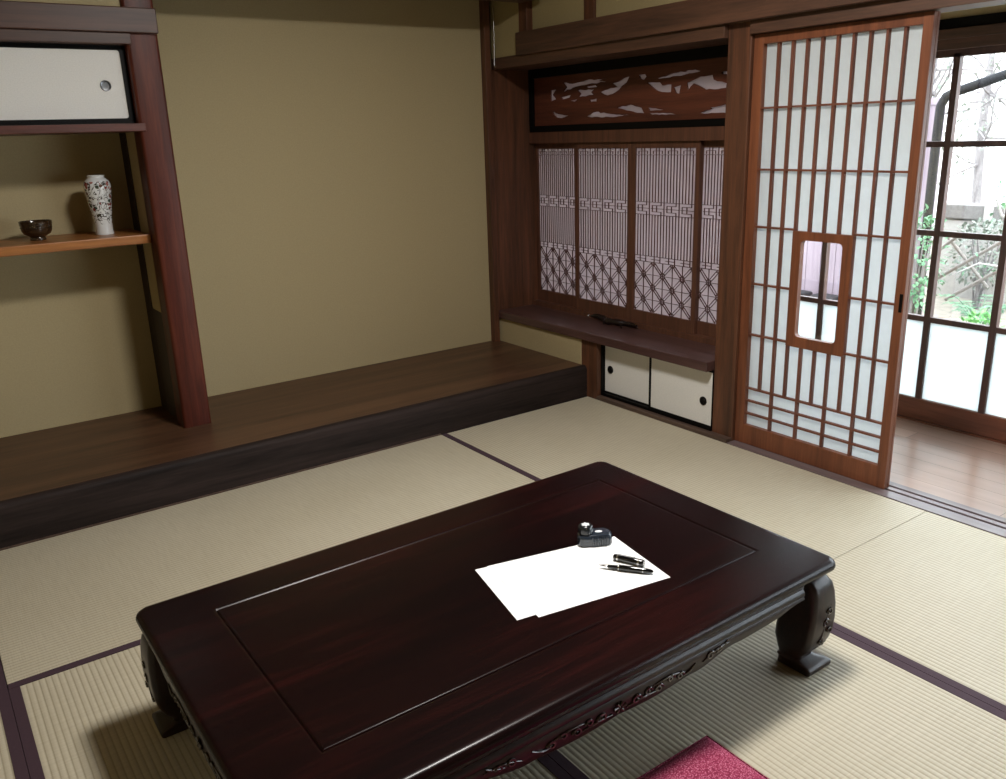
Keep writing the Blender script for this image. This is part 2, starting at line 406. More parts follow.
# rail between transom and panels, bottom rail
struct('trim_11', MB().box(3.17, 3.24, 2.445, 4.15, 1.330, 1.3915), M['shoinw'], 'brown rail between the carved transom and the lattice panels', 'rail')
struct('trim_12', MB().box(3.17, 3.24, 2.445, 4.15, .3595, .388), M['shoinw'], 'brown bottom track of the lattice panels', 'rail')

# carved transom
tr = thing('transom', 'carved wooden transom with mountain and clouds in a black frame', 'transom', (3.2, 3.3, 1.39))
f = MB(); Y0, Y1, Z0, Z1 = 2.4455, 4.1505, 1.391, 1.7395
f.box(3.175, 3.225, Y0, Y1, Z0, Z0+.036, .002); f.box(3.175, 3.225, Y0, Y1, Z1-.05, Z1, .002)
f.box(3.175, 3.225, Y0, Y0+.03, Z0+.036, Z1-.05); f.box(3.175, 3.225, Y1-.03, Y1, Z0+.036, Z1-.05)
f.build('frame', M['black'], tr)
CUTS = [[(3.97, 1.617), (3.9421, 1.6188), (3.92, 1.62), (3.951, 1.593), (3.922, 1.568), (3.945, 1.5637), (3.971, 1.558), (3.9719, 1.5845)], [(3.862, 1.652), (3.8282, 1.6507), (3.8026, 1.6428), (3.777, 1.641), (3.7553, 1.6438), (3.7263, 1.6468), (3.6968, 1.6476), (3.668, 1.653), (3.6458, 1.6553), (3.6208, 1.6541), (3.5988, 1.6491), (3.576, 1.6525), (3.5472, 1.6483), (3.5298, 1.6511), (3.502, 1.651), (3.5345, 1.6492), (3.562, 1.642), (3.5344, 1.6404), (3.502, 1.633), (3.5234, 1.6353), (3.5466, 1.6364), (3.574, 1.6308), (3.5883, 1.6318), (3.615, 1.634), (3.6434, 1.632), (3.6628, 1.6294), (3.6847, 1.6284), (3.7061, 1.6282), (3.731, 1.626), (3.7536, 1.6245), (3.7764, 1.6203), (3.796, 1.613), (3.8223, 1.6141), (3.8426, 1.606), (3.863, 1.606), (3.834, 1.627)], [(3.737, 1.604), (3.7177, 1.6073), (3.6949, 1.6045), (3.6694, 1.602), (3.6474, 1.6045), (3.6179, 1.6009), (3.597, 1.604), (3.623, 1.59), (3.606, 1.575), (3.641, 1.5759), (3.668, 1.57), (3.6954, 1.5721), (3.732, 1.57), (3.713, 1.586)], [(3.641, 1.551), (3.6095, 1.5506), (3.58, 1.555), (3.58, 1.539), (3.6037, 1.5409), (3.632, 1.539)], [(3.46, 1.624), (3.4425, 1.6248), (3.4179, 1.6288), (3.3974, 1.6348), (3.3776, 1.6434), (3.3517, 1.6475), (3.33, 1.648), (3.349, 1.622), (3.386, 1.606), (3.4044, 1.5905), (3.427, 1.581), (3.4505, 1.5727), (3.4683, 1.5704), (3.494, 1.566), (3.5252, 1.5736), (3.554, 1.586), (3.5189, 1.5936), (3.494, 1.596), (3.4696, 1.6022), (3.4538, 1.6011), (3.427, 1.605)], [(3.268, 1.652), (3.2426, 1.6521), (3.218, 1.652), (3.209, 1.639), (3.227, 1.626), (3.255, 1.634)], [(3.208, 1.611), (3.1864, 1.6107), (3.1622, 1.6098), (3.1432, 1.608), (3.115, 1.607), (3.1, 1.592), (3.0687, 1.5935), (3.039, 1.592), (3.041, 1.558), (3.0601, 1.5579), (3.0904, 1.5608), (3.107, 1.562), (3.1375, 1.5706), (3.167, 1.586), (3.1866, 1.5991)], [(3.138, 1.626), (3.1056, 1.6313), (3.0855, 1.6319), (3.0584, 1.6393), (3.03, 1.644), (3.009, 1.6438), (2.9863, 1.6473), (2.9556, 1.6434), (2.94, 1.6506), (2.9122, 1.6479), (2.892, 1.649), (2.858, 1.64), (2.8829, 1.6369), (2.9041, 1.635), (2.928, 1.6352), (2.9511, 1.6318), (2.9802, 1.6275), (3.001, 1.629), (3.0304, 1.6293), (3.0562, 1.6244), (3.087, 1.625), (3.1159, 1.6237)], [(2.944, 1.594), (2.9138, 1.6009), (2.8929, 1.6059), (2.864, 1.616), (2.8357, 1.6158), (2.8151, 1.6176), (2.785, 1.619), (2.777, 1.598), (2.7553, 1.5887), (2.7238, 1.5851), (2.7, 1.577), (2.703, 1.558), (2.7309, 1.5573), (2.7471, 1.5545), (2.7741, 1.5546), (2.8008, 1.5588), (2.821, 1.556), (2.855, 1.571), (2.872, 1.5785), (2.896, 1.589), (2.9174, 1.5745), (2.932, 1.558)], [(2.734, 1.628), (2.699, 1.628), (2.699, 1.617), (2.728, 1.618)], [(3.963, 1.507), (3.923, 1.491), (3.8999, 1.4862), (3.8659, 1.482), (3.8468, 1.4781), (3.817, 1.476), (3.8443, 1.4694), (3.875, 1.464), (3.8986, 1.4664), (3.924, 1.47), (3.9482, 1.4861)], [(3.669, 1.464), (3.6365, 1.4748), (3.6193, 1.4827), (3.588, 1.487), (3.5649, 1.4874), (3.548, 1.4795), (3.5235, 1.481), (3.5002, 1.4759), (3.476, 1.473), (3.4488, 1.4701), (3.4233, 1.4663), (3.4025, 1.466), (3.3801, 1.4625), (3.3564, 1.4652), (3.327, 1.462), (3.3562, 1.4635), (3.3805, 1.46), (3.395, 1.46), (3.425, 1.457), (3.4468, 1.4556), (3.4778, 1.4572), (3.5005, 1.4601), (3.527, 1.457), (3.5519, 1.4571), (3.5716, 1.4619), (3.5977, 1.4625), (3.62, 1.4595), (3.6457, 1.4651)], [(3.426, 1.5), (3.3978, 1.505), (3.3817, 1.5081), (3.3561, 1.5056), (3.328, 1.512), (3.3077, 1.5098), (3.2795, 1.5009), (3.2602, 1.4979), (3.241, 1.493), (3.22, 1.466), (3.2461, 1.4701), (3.2771, 1.471), (3.296, 1.4761), (3.328, 1.483), (3.3483, 1.4842), (3.3823, 1.494), (3.3969, 1.4958)], [(3.195, 1.494), (3.1664, 1.4887), (3.1403, 1.487), (3.1165, 1.481), (3.089, 1.478), (3.11, 1.4768), (3.1338, 1.4784), (3.1649, 1.4772), (3.187, 1.478)], [(3.189, 1.467), (3.1591, 1.4636), (3.1372, 1.4654), (3.1167, 1.4627), (3.0917, 1.4632), (3.0624, 1.4603), (3.038, 1.46), (3.003, 1.453), (3.027, 1.455), (3.0501, 1.4555), (3.0746, 1.4529), (3.0994, 1.4567), (3.1182, 1.4553), (3.1462, 1.4591), (3.171, 1.457)], [(2.856, 1.455), (2.8369, 1.4588), (2.8125, 1.4664), (2.784, 1.469), (2.793, 1.477), (2.7663, 1.4777), (2.745, 1.479), (2.7158, 1.4852), (2.695, 1.487), (2.693, 1.448), (2.7181, 1.4517), (2.7428, 1.4512), (2.7655, 1.4514), (2.7817, 1.4526), (2.8039, 1.4505), (2.8358, 1.4508)], [(3.668, 1.619), (3.588, 1.623), (3.576, 1.613), (3.646, 1.613)], [(3.881, 1.576), (3.793, 1.585), (3.804, 1.571), (3.869, 1.563)], [(3.028, 1.579), (2.978, 1.586), (2.987, 1.547), (3.01, 1.552)], [(3.806, 1.554), (3.737, 1.558), (3.76, 1.547)]]
cu = bpy.data.curves.new('carving', 'CURVE'); cu.dimensions = '2D'; cu.fill_mode = 'BOTH'; cu.extrude = .005
def spl(pts):
    s = cu.splines.new('POLY'); s.points.add(len(pts)-1); s.use_cyclic_u = True
    for q, (a, b) in zip(s.points, pts): q.co = (a, b, 0, 1)
spl([(Y0+.029, Z0+.035), (Y1-.029, Z0+.035), (Y1-.029, Z1-.049), (Y0+.029, Z1-.049)])
for c in CUTS: spl(c)
co = bpy.data.objects.new('carving_curve', cu); C.objects.link(co)
me = bpy.data.meshes.new_from_object(co.evaluated_get(bpy.context.evaluated_depsgraph_get()))
bpy.data.objects.remove(co)
b = MB(); b.bm.from_mesh(me); bpy.data.meshes.remove(me)
for v in b.bm.verts: v.co = Vector((3.2+v.co.z, v.co.x, v.co.y))
b.build('carved_panel', M['carve'], tr)
MB().box(3.212, 3.214, Y0+.02, Y1-.02, Z0+.02, Z1-.03).build('backing_paper', M['shoinpaper'], tr)

# four lattice panels
def shoin_panel(name, label, y0, y1, x):
    """y0 right edge, y1 left edge seen from the room"""
    o = thing(name, label, 'window panel', (x, (y0+y1)/2, .387), 'lattice panels of the shoin window', 'structure')
    z0, z1, st = .387, 1.332, .027
    f = MB(); f.box(x-.011, x+.011, y0, y0+st, z0, z1, .0015); f.box(x-.011, x+.011, y1-st, y1, z0, z1, .0015)
    f.box(x-.011, x+.011, y0+st, y1-st, z0, .455, .0015); f.box(x-.011, x+.011, y0+st, y1-st, 1.297, z1, .0015)
    f.build('window_frame', M['shoinw'], o)
    a, b_ = y0+st, y1-st; W = b_-a; L = MB(); t = .0022
    xa, xb = x-.007, x-.001
    V = lambda y, p, q, w=t: L.box(xa, xb, y-w/2, y+w/2, p, q)
    H = lambda z, p, q, w=t: L.box(xa-.001, xb, p, q, z-w/2, z+w/2)
    nb = 20; T2 = .0017; pit = W/nb
    for i in range(1, nb):                           # fine upright bars, broken by the key bands
        y = a+i*pit; k = i % 5
        V(y, 1.268 if k in (1, 4) else 1.262, 1.297 if k in (0, 2, 3) else 1.283)
        V(y, 1.03, 1.264); V(y, .752, .966)
        if k == 0: V(y, .966, 1.03)
        if k in (1, 3): V(y, .722, .752)
    for z in (1.264, 1.03, .966, .752, .722): H(z, a, b_)
    u = pit*5
    for i in range(4):                               # key pattern steps
        s = a+i*u
        H(1.283, s+pit, s+4*pit)
        H(1.014, s+pit, s+4*pit); H(.982, s+pit, s+4*pit); H(.998, s, s+4.4*pit)
        V(s+pit, 1.014, 1.03); V(s+4*pit, .998, 1.014); V(s+4*pit, .982, .998); V(s+pit, .966, .982); V(s+2.5*pit, .982, 1.014)
        H(.737, s+pit, s+4*pit)
    n = 6; c = W/n; zt = .722; rows = 4; ch = (zt-.455)/rows*1.0
    for i in range(1, n): V(a+i*c, .455, zt, T2)
    for j in range(1, rows): H(zt-j*ch, a, b_, T2)
    for i in range(0, n+1):
        for j in range(0, rows+1):
            if (i+j) % 2: continue
            cy, cz = a+i*c, zt-j*ch
            for d in (-.0105, .0105):                  # little square grid on every star
                if a < cy+d < b_: V(cy+d, max(cz-.014, .455), min(cz+.014, zt), T2)
                if .455 < cz+d < zt: H(cz+d, max(cy-.014, a), min(cy+.014, b_), T2)
            for dy, dz in ((1, 1), (1, -1)):
                i2, j2 = i+dy, j-dz
                if i2 > n or not 0 <= j2 <= rows: continue
                p = Vector((x-.004, cy, cz)); q = Vector((x-.004, a+i2*c, zt-j2*ch))
                nn = Vector((0, -(q-p).z, (q-p).y)).normalized()*.0066
                e = (q-p)*.13
                for s in (1, -1): L.bar(p+e+nn*s, q-e+nn*s, T2, .006, (1, 0, 0))
    L.build('lattice', M['shoinl'], o)
    MB().box(x, x+.0006, y0+st-.003, y1-st+.003, .452, 1.30).build('backing_paper', M['shoinpaper'], o)
for nm, lb, y0, y1, x in (('window_1', 'leftmost lattice panel, beside the side board of the recess', 3.727, 4.149, 3.222),
                          ('window_2', 'second lattice panel from the left, under the mountain peak', 3.301, 3.757, 3.198),
                          ('window_3', 'third lattice panel from the left, left of the doubled stile', 2.836, 3.300, 3.198),
                          ('window_4', 'rightmost lattice panel, mostly hidden by the brown pillar', 2.446, 2.868, 3.222)):
    shoin_panel(nm, lb, y0, y1, x)

# ------------------------------------------------------------------ sliding paper screens
def shoji(name, label, y0, y1, x0, pull=True):
    o = thing(name, label, 'sliding door', (x0+.016, (y0+y1)/2, .004), None, 'structure')
    st = .046; z0, z1 = .004, 1.738; zb, zt = .093, 1.70
    x1 = x0+.040; a, b_ = y0+.037, y1-st
    f = MB(); f.box(x0, x0+.023, y0, a, z0, z1, .002); f.box(x0+.025, x1, y0+.0005, a, z0, z1, .002); f.box(x0+.02, x0+.03, y0+.004, a, z0, z1); f.box(x0, x1, b_, y1, z0, z1, .002)
    f.box(x0+.001, x1-.001, a, b_, z0, zb, .002); f.box(x0+.001, x1-.001, a, b_, zt, z1, .002)
    f.build('door_frame', M['shojiw'], o)
    W = b_-a; c = W/10; L = MB(); xa, xb = x0+.008, x0+.024
    i0, i1, iz0, iz1 = a+3*c, a+7*c, .497, .975
    for i in range(1, 10):
        y = a+i*c; bot = .264 if i % 2 else zb
        if 3 < i < 7: L.box(xa, xb, y-.0052, y+.0052, bot, iz0); L.box(xa, xb, y-.0052, y+.0052, iz1, zt)
        else: L.box(xa, xb, y-.0052, y+.0052, bot, zt)
    for z in (1.457, 1.214, .264, .206, .146): L.box(xa+.001, xb, a, b_, z-.0038, z+.0038)
    for z in (.979, .735, .51): L.box(xa+.001, xb, a, i0, z-.0038, z+.0038); L.box(xa+.001, xb, i1, b_, z-.0038, z+.0038)
    L.build('lattice', M['shojil'], o)
    ring = lambda y_0, y_1, z_0, z_1, r, x: [(x, p, q) for p, q, _ in rrect(y_0, y_1, z_0, z_1, 0, r, 5)]
    h = (i0+.037, i1-.037, iz0+.045, iz1-.034)
    g = MB(); g.loops([ring(i0-.004, i1+.004, iz0, iz1, .003, x0+.004), ring(i0-.004, i1+.004, iz0, iz1, .003, x0+.028),
                       ring(*h, .018, x0+.028), ring(*h, .018, x0+.004), ring(i0-.004, i1+.004, iz0, iz1, .003, x0+.004)], False, False)
    g.build('inset_frame', M['shojiw'], o)
    MB().box(x0+.014, x0+.017, i0+.02, i1-.02, iz0+.02, iz1-.02).build('inset_glass', M['glass'], o)
    pp = MB(); xp = x0+.0245
    for q in ((a-.005, b_+.005, iz1-.004, zt+.005), (a-.005, b_+.005, zb-.005, iz0+.004), (a-.005, i0, iz0+.004, iz1-.004), (i1, b_+.005, iz0+.004, iz1-.004)):
        pp.box(xp, xp+.0006, *q)
    pp.build('paper', M['paper'], o)
    if pull: MB().box(x0-.001, x0+.012, y0+.004, y0+.018, .71, .78, .002).build('door_pull', M['pulldark'], o)
shoji('door_1', 'paper sliding screen with brown lattice and a small glass pane', 1.637, 2.374, 2.966)

# ------------------------------------------------------------------ veranda
struct('veranda_floor', MB().box(3.066, 3.9, YF, 4.2, -.06, -.002), M['veranda'], 'pale wooden veranda floor outside the paper screens', 'floor')
struct('veranda_ceiling', MB().box(3.07, 3.95, YF, 4.3, 2.25, 2.3), M['ceil'], 'boarded ceiling over the veranda', 'ceiling')
struct('wall_veranda_end', MB().box(3.24, 3.95, 4.2, 4.28, -.05, 2.3), M['vwall'], 'plaster end wall of the veranda', 'wall')
struct('wall_veranda_upper', MB().box(3.85, 3.92, YF, 4.2, 1.80, 2.3), M['vwall'], 'beige plaster above the veranda windows', 'wall')
struct('trim_13', MB().box(3.84, 3.92, YF, 4.2, 1.755, 1.80), M['black'], 'black board standing in for the shadow gap above the veranda window beams', 'beam')  # shade of the recess over the window head, put in as a black board
b = MB(); b.box(3.815, 3.93, YF, 4.2, 1.716, 1.756, .003); b.box(3.825, 3.93, YF, 4.2, 1.674, 1.717, .003)
struct('trim_14', b, M['posty'], 'brown window head above the veranda glass', 'beam')
struct('trim_15', MB().box(3.83, 3.93, YF, 4.2, -.06, .004), M['sashrail'], 'threshold under the veranda glass doors', 'sill')
def glass_door(i, y0, y1, x):
    n = f'window_{i}'
    lab = {5: 'veranda glass door seen beside the paper screen, garden behind', 6: 'veranda glass door seen through the small pane of the paper screen'}.get(i, 'veranda glass door further along, hidden by the walls')
    o = thing(n, lab, 'glass door', (x, (y0+y1)/2, .004), 'veranda glass doors', 'structure')
    s = .03; f = MB(); xa, xb = x-.015, x+.015
    f.box(xa, xb, y0, y0+s, .004, 1.674); f.box(xa, xb, y1-s, y1, .004, 1.674)
    f.box(xa, xb, y0+s, y1-s, 1.645, 1.674)
    for z in (.495, .893, 1.284): f.box(xa+.002, xb-.002, y0+s, y1-s, z-.0125, z+.0125)
    c = (y1-y0)/3
    for k in (1, 2): f.box(xa, xb, y0+k*c-.014, y0+k*c+.014, .108, 1.66)
    f.build('window_frame', M['sash'], o)
    MB().box(xa-.003, xb+.003, y0+s*.2, y1-s*.2, .006, .108, .003).build('bottom_rail', M['sashrail'], o)
    MB().box(x-.002, x+.002, y0+.02, y1-.02, .49, 1.66).build('clear_pane', M['glass'], o)
    MB().box(x-.002, x+.002, y0+.02, y1-.02, .10, .489).build('frosted_pane', M['frosted'], o)
p = .885
for i, k in ((5, 0), (6, 1), (7, 2), (8, -1), (9, -2), (10, -3), (11, -4)):
    y0 = 1.412+k*p
    glass_door(i, y0, y0+p+.002, 3.862 if k % 2 == 0 else 3.893)

# ------------------------------------------------------------------ tatami mats
GT = 'tatami mats on the floor'
def mat_(label, x0, x1, y0, y1, axis, borders):
    o = thing('tatami_mat', label, 'tatami mat', ((x0+x1)/2, (y0+y1)/2, -.05), GT)
    MB().box(x0+.001, x1-.001, y0+.001, y1-.001, -.05, 0, .0015).build('rush_cover', M['taty' if axis == 'y' else 'tatx'], o)
    for s in borders:
        q = {'l': (x0+.0005, x0+.028, y0+.001, y1-.001), 'r': (x1-.028, x1-.0005, y0+.001, y1-.001),
             'b': (x0+.001, x1-.001, y0+.0005, y0+.028), 't': (x0+.001, x1-.001, y1-.028, y1-.0005)}[s]
        MB().box(*q, -.049, .0012, .0008).build('cloth_border', M['border'], o)
mat_('tatami mat lying along the foot of the dark alcove step', .012, 1.975, 2.379, 3.336, 'x', 'b')
mat_('tatami mat reaching from the alcove step along the white cupboard doors', 1.975, 2.914, 1.434, 3.336, 'y', 'l')
mat_('tatami mat beside the open veranda track, right of the table', 1.975, 2.914, -.476, 1.434, 'y', 'l')
mat_('tatami mat under the right half of the table and the red cushion', 1.003, 1.975, .468, 2.379, 'y', 'lr')
mat_('tatami mat under the left end of the table', .012, 1.003, .468, 2.379, 'y', 'lr')
mat_('sliver of tatami mat at the left picture edge above the wide border', -.94, .012, 1.434, 3.336, 'y', 'r')
mat_('small corner of tatami mat at the lower left picture edge', -.94, .012, -.476, 1.434, 'y', 'r')
struct('floor_rear', MB().box(XL, 2.914, YF, -.478, -.05, 0), M['taty'], 'tatami floor behind the viewer', 'floor')
struct('floor_rear_strip', MB().box(.012, 1.975, -.476, .467, -.05, 0), M['tatx'], 'tatami floor in front of the lowest mats', 'floor')

# ------------------------------------------------------------------ low table
TX0, TX1, TY0, TY1, ZT = .292, 1.822, 1.096, 2.014, .315
TM = ((TX0+TX1)/2, (TY0+TY1)/2)
tb = thing('low_table', 'large low dark rosewood table with carved apron and curled feet', 'table', (TM[0], TM[1], 0))
b = MB()
rr = lambda d, z, r: rrect(TX0+d, TX1-d, TY0+d, TY1-d, z, r, 6)
GX0, GX1, GY0, GY1 = .455, 1.690, 1.262, 1.880
gr = lambda d, z, r: rrect(GX0+d, GX1-d, GY0+d, GY1-d, z, r, 6)
b.loops([rr(.03, .272, .02), rr(.022, .277, .024), rr(.018, .283, .026), rr(.012, .2855, .03), rr(.006, .2875, .032), rr(.002, .292, .034), rr(0, .298, .036),
         rr(.001, .304, .035), rr(.004, .3095, .032), rr(.009, .3135, .028), rr(.016, .315, .024),
         rr(.022, .315, .022), gr(-.008, .315, .005), gr(-.0035, .315, .004), gr(-.002, .3142, .004), gr(0, .3115, .003), gr(.001, .3112, .003), gr(.003, .3142, .002), gr(.0045, .315, .002), gr(.009, .315, .002)])
b.build('tabletop', M['rose'], tb, 42)

def apron(p, q, out, name='apron'):
    """p->q along the table side, out = outward direction; wavy lower edge, cove moulding along the top"""
    p, q, out = Vector(p), Vector(q), Vector(out); L = (q-p).length; d = (q-p)/L; n = 96
    o = MB(); rings = []
    for k in range(n+1):
        s = k/n; u = abs(s-.5)*2                      # 0 at the middle, 1 at the legs
        if u > .86: zb = .232-.012*(1-(u-.86)/.14)**2
        elif u > .62: zb = .220-.006*math.sin((.86-u)/.24*PI/2)
        elif u > .34: t = (.62-u)/.28; zb = .214-.016*(t*t*(3-2*t))+.003*math.sin(t*PI*2)
        else: t = (.34-u)/.34; zb = .198-.006*math.sin(t*PI)-.002*t
        c = p+d*L*s
        pr = [(-.022, .274), (-.002, .274), (.0, .268), (-.003, .262), (.002, .256), (.004, .248), (.001, .242), (.004, .236), (.004, zb+.004), (.001, zb), (-.018, zb), (-.022, zb+.004)]
        rings.append([c+out*a+Vector((0, 0, z)) for a, z in pr])
    o.loops(rings)
    return o.build(name, M['rosedarkx'], tb, 45)
iy, ix = .020, .020
ap = {}
ap['f'] = apron((TX0+.125, TY0+iy, 0), (TX1-.125, TY0+iy, 0), (0, -1, 0))
ap['b'] = apron((TX1-.125, TY1-iy, 0), (TX0+.125, TY1-iy, 0), (0, 1, 0))
ap['l'] = apron((TX0+ix, TY1-.125, 0), (TX0+ix, TY0+.125, 0), (-1, 0, 0))
ap['r'] = apron((TX1-ix, TY0+.125, 0), (TX1-ix, TY1-.125, 0), (1, 0, 0))
def curl(o, c, u, out, r, turns=1.35, flip=1, th=.0042):
    """raised scroll: a spiral tube half sunk in the wood; c centre, u side direction"""
    pts = []; rad = []
    for k in range(23):
        t = k/22; a = turns*2*PI*t; rr_ = r*(1-.82*t)
        pts.append(Vector(c)+Vector(u)*math.cos(a)*rr_*flip+Vector((0, 0, 1))*math.sin(a)*rr_*.8+Vector(out)*.001)
        rad.append(th*(1-.45*t))
    o.tube(pts, rad, 6)
def stem(o, p, q, u, out, sag, th=.0038):
    pts = []; p, q = Vector(p), Vector(q)
    for k in range(11):
        t = k/10; pts.append(p.lerp(q, t)+Vector((0, 0, sag*math.sin(PI*t)))+Vector(out)*.001)
    o.tube(pts, [th*(1-.5*abs(2*k/10-1)) for k in range(11)], 6)
def carve_apron(par, mid, u, out, half):
    mid, u, out = Vector(mid), Vector(u), Vector(out); o = MB(); P = lambda s, z: mid+u*s+Vector((0, 0, z))
    for k in range(6):                                # flower at the middle
        a = k*PI/3; o.tube([P(.004*math.cos(a), .218+.004*math.sin(a))+out*.002, P(.017*math.cos(a), .218+.012*math.sin(a))+out*.001], [.0035, .0055], 6)
    o.lathe([(.005, -.001), (.0045, .003), (.001, .0045)], P(0, .218), 10, out)
    for s in (-1, 1):
        for x, z, r, tn in ((.05, .214, .014, 1.3), (.085, .218, .012, 1.2), (.118, .212, .013, 1.4), (.155, .220, .011, 1.2), (.185, .214, .012, 1.3), (.285, .224, .013, 1.35), (.315, .226, .010, 1.2)):
            if x < half: curl(o, P(s*x, z), u, out, r, tn, s)
        for p, q, g in (((.02, .208), (.12, .206), .004), ((.1, .224), (.2, .218), .006), ((.19, .210), (.235, .224), -.004), ((.26, .216), (.35, .232), .007), ((.30, .222), (.345, .240), -.003)):
            if q[0] < half: stem(o, P(s*p[0], p[1]), P(s*q[0], q[1]), u, out, g)
    o.build('carving', M['carvegloss'], par, 60)
carve_apron(ap['f'], (TM[0], TY0+iy-.004, 0), (1, 0, 0), (0, -1, 0), .5)
carve_apron(ap['b'], (TM[0], TY1-iy+.004, 0), (-1, 0, 0), (0, 1, 0), .5)
carve_apron(ap['l'], (TX0+ix-.004, TM[1], 0), (0, -1, 0), (-1, 0, 0), .25)
carve_apron(ap['r'], (TX1-ix+.004, TM[1], 0), (0, 1, 0), (1, 0, 0), .25)
LEG = [(.276, -.030, .085, .012), (.264, -.018, .098, .018), (.25, -.008, .108, .02), (.225, -.003, .113, .018), (.19, .000, .118, .016), (.15, .001, .126, .016), (.115, -.001, .130, .018), (.088, -.006, .126, .02), (.066, -.015, .112, .02), (.050, -.028, .094, .018), (.040, -.036, .082, .016), (.033, -.036, .080, .014), (.027, -.026, .088, .012), (.022, -.012, .100, .01), (.015, -.002, .110, .008), (.007, -.001, .112, .007), (.0014, -.003, .110, .007)]
LEG = [(z, o_, s_*.9-(.006 if z > .03 else 0), r_*.9) for z, o_, s_, r_ in LEG]
def leg(sx, sy):
    cx = TX1 if sx > 0 else TX0; cy = TY1 if sy > 0 else TY0
    o = MB(); rings = []
    for z, off, s, r in LEG:
        ax, bx = (cx+sx*off-sx*s, cx+sx*off); ay, by = (cy+sy*off-sy*s, cy+sy*off)
        rings.append(rrect(min(ax, bx), max(ax, bx), min(ay, by), max(ay, by), z, r, 4))
    o.loops(rings)
    l = o.build('leg', M['rosedark'], tb, 50)
    c = MB()
    for u, out, base in (((-sx, 0, 0), (0, sy, 0), (cx-sx*.003, cy-sy*.0025, 0)), ((0, -sy, 0), (sx, 0, 0), (cx-sx*.0025, cy-sy*.003, 0))):
        u, out, base = Vector(u), Vector(out), Vector(base)
        for s, z, r, f in ((.032, .175, .013, 1), (.045, .145, .015, -1), (.028, .118, .011, 1), (.055, .09, .012, 1), (.036, .078, .010, -1)):
            curl(c, base+u*s+Vector((0, 0, z))-out*(.010 if z < .08 else .003 if z < .1 else -.0015), u, out, r, 1.35, f)
        stem(c, base+u*.026+Vector((0, 0, .195)), base+u*.058+Vector((0, 0, .10)), u, out, .004)
    c.build('carving', M['carvegloss'], l, 60)
for sx in (-1, 1):
    for sy in (-1, 1): leg(sx, sy)

# ------------------------------------------------------------------ on the table
def sheet(label, P, z):
    o = MB().loops([[(x, y, z) for x, y in P], [(x, y, z+.0005) for x, y in P]])
    tag(o.build('paper_sheet', M['sheet']), label, 'paper', 'paper sheets on the table')
sheet('upper white sheet of paper, under the ink bottle and pen', ((1.455, 1.556), (1.085, 1.640), (1.041, 1.366), (1.411, 1.304)), ZT+.0008)
sheet('lower white sheet peeking out left under the other sheet', ((1.39, 1.566), (1.051, 1.646), (.995, 1.388), (1.34, 1.332)), ZT+.0001)
ZP = ZT+.0014

gi = plain('ink_glass', (40, 48, 58), .12, 0, .5, .6)
gc = plain('ink_cap_black', (26, 28, 32), .22, 0, .3)
white = plain('white_enamel', (240, 240, 240), .3)
ik = thing('ink_bottle', 'dark ribbed glass ink bottle with round black cap on the paper', 'ink bottle', (1.386, 1.562, ZP))
iu = Vector((.88, -.475, 0)).normalized(); iv = Vector((.475, .88, 0)).normalized()
def IP(a, b_, z): return Vector((1.386, 1.562, ZP))+iu*a+iv*b_+Vector((0, 0, z))
b = MB(); rings = []
for z, e in ((0, .003), (.003, .0005), (.008, 0), (.022, 0), (.028, .001), (.032, .004), (.0335, .008)):
    rings.append([IP(x*1.0, y*1.0, z) for x, y, _ in rrect(-.046+e, .046-e, -.024+e, .024-e, 0, .017-e*.6, 6)])
b.loops(rings)
for k in range(9):                                   # upright ribs round the long end
    x = -.008+k*.0062
    for sy in (-1, 1):
        if x < .034: b.tube([IP(x, sy*.0242, .003), IP(x, sy*.0245, .026), IP(x, sy*.0215, .032)], [.0026, .0026, .0015], 6)
for k in range(5):
    a = -60+k*30; t = math.radians(a)
    b.tube([IP(.029+.0175*math.cos(t), .0175*math.sin(t)+.006*math.sin(t), .003), IP(.029+.0175*math.cos(t), .0235*math.sin(t), .026), IP(.028+.0145*math.cos(t), .02*math.sin(t), .032)], [.0026, .0026, .0015], 6)
b.build('bottle_body', gi, ik, 50)
b = MB(); b.lathe([(.0165, 0), (.0165, .006)], IP(-.024, 0, .031), 24); b.build('bottle_neck', gi, ik, 50)
b = MB(); n = 36
rings = []
for z, r in ((.0355, .0195), (.0365, .021), (.050, .0205), (.055, .0185), (.0575, .0145)):
    rings.append([IP(-.024, 0, z)+Vector((math.cos(2*PI*k/n), math.sin(2*PI*k/n), 0))*r*(1-(.035 if k % 2 else 0)) for k in range(n)])
b.loops(rings); cp = b.build('bottle_cap', gc, ik, 40)
star = MB(); n = 48
star.loops([[IP(-.024, 0, z)+Vector((math.cos(2*PI*k/n), math.sin(2*PI*k/n), 0))*(.0098+.0022*math.cos(6*2*PI*k/n)) for k in range(n)] for z in (.0573, .0581)])
so = star.build('cap_emblem', white, cp)
so['label'] = 'white rounded star emblem on the cap'
b = MB(); n = 24
b.loops([[IP(.012+.010*math.cos(2*PI*k/n), .006*math.sin(2*PI*k/n), z) for k in range(n)] for z in (.0333, .0341)])
b.build('bottle_white_oval', white, ik)  # small flat white oval on top of the bottle body

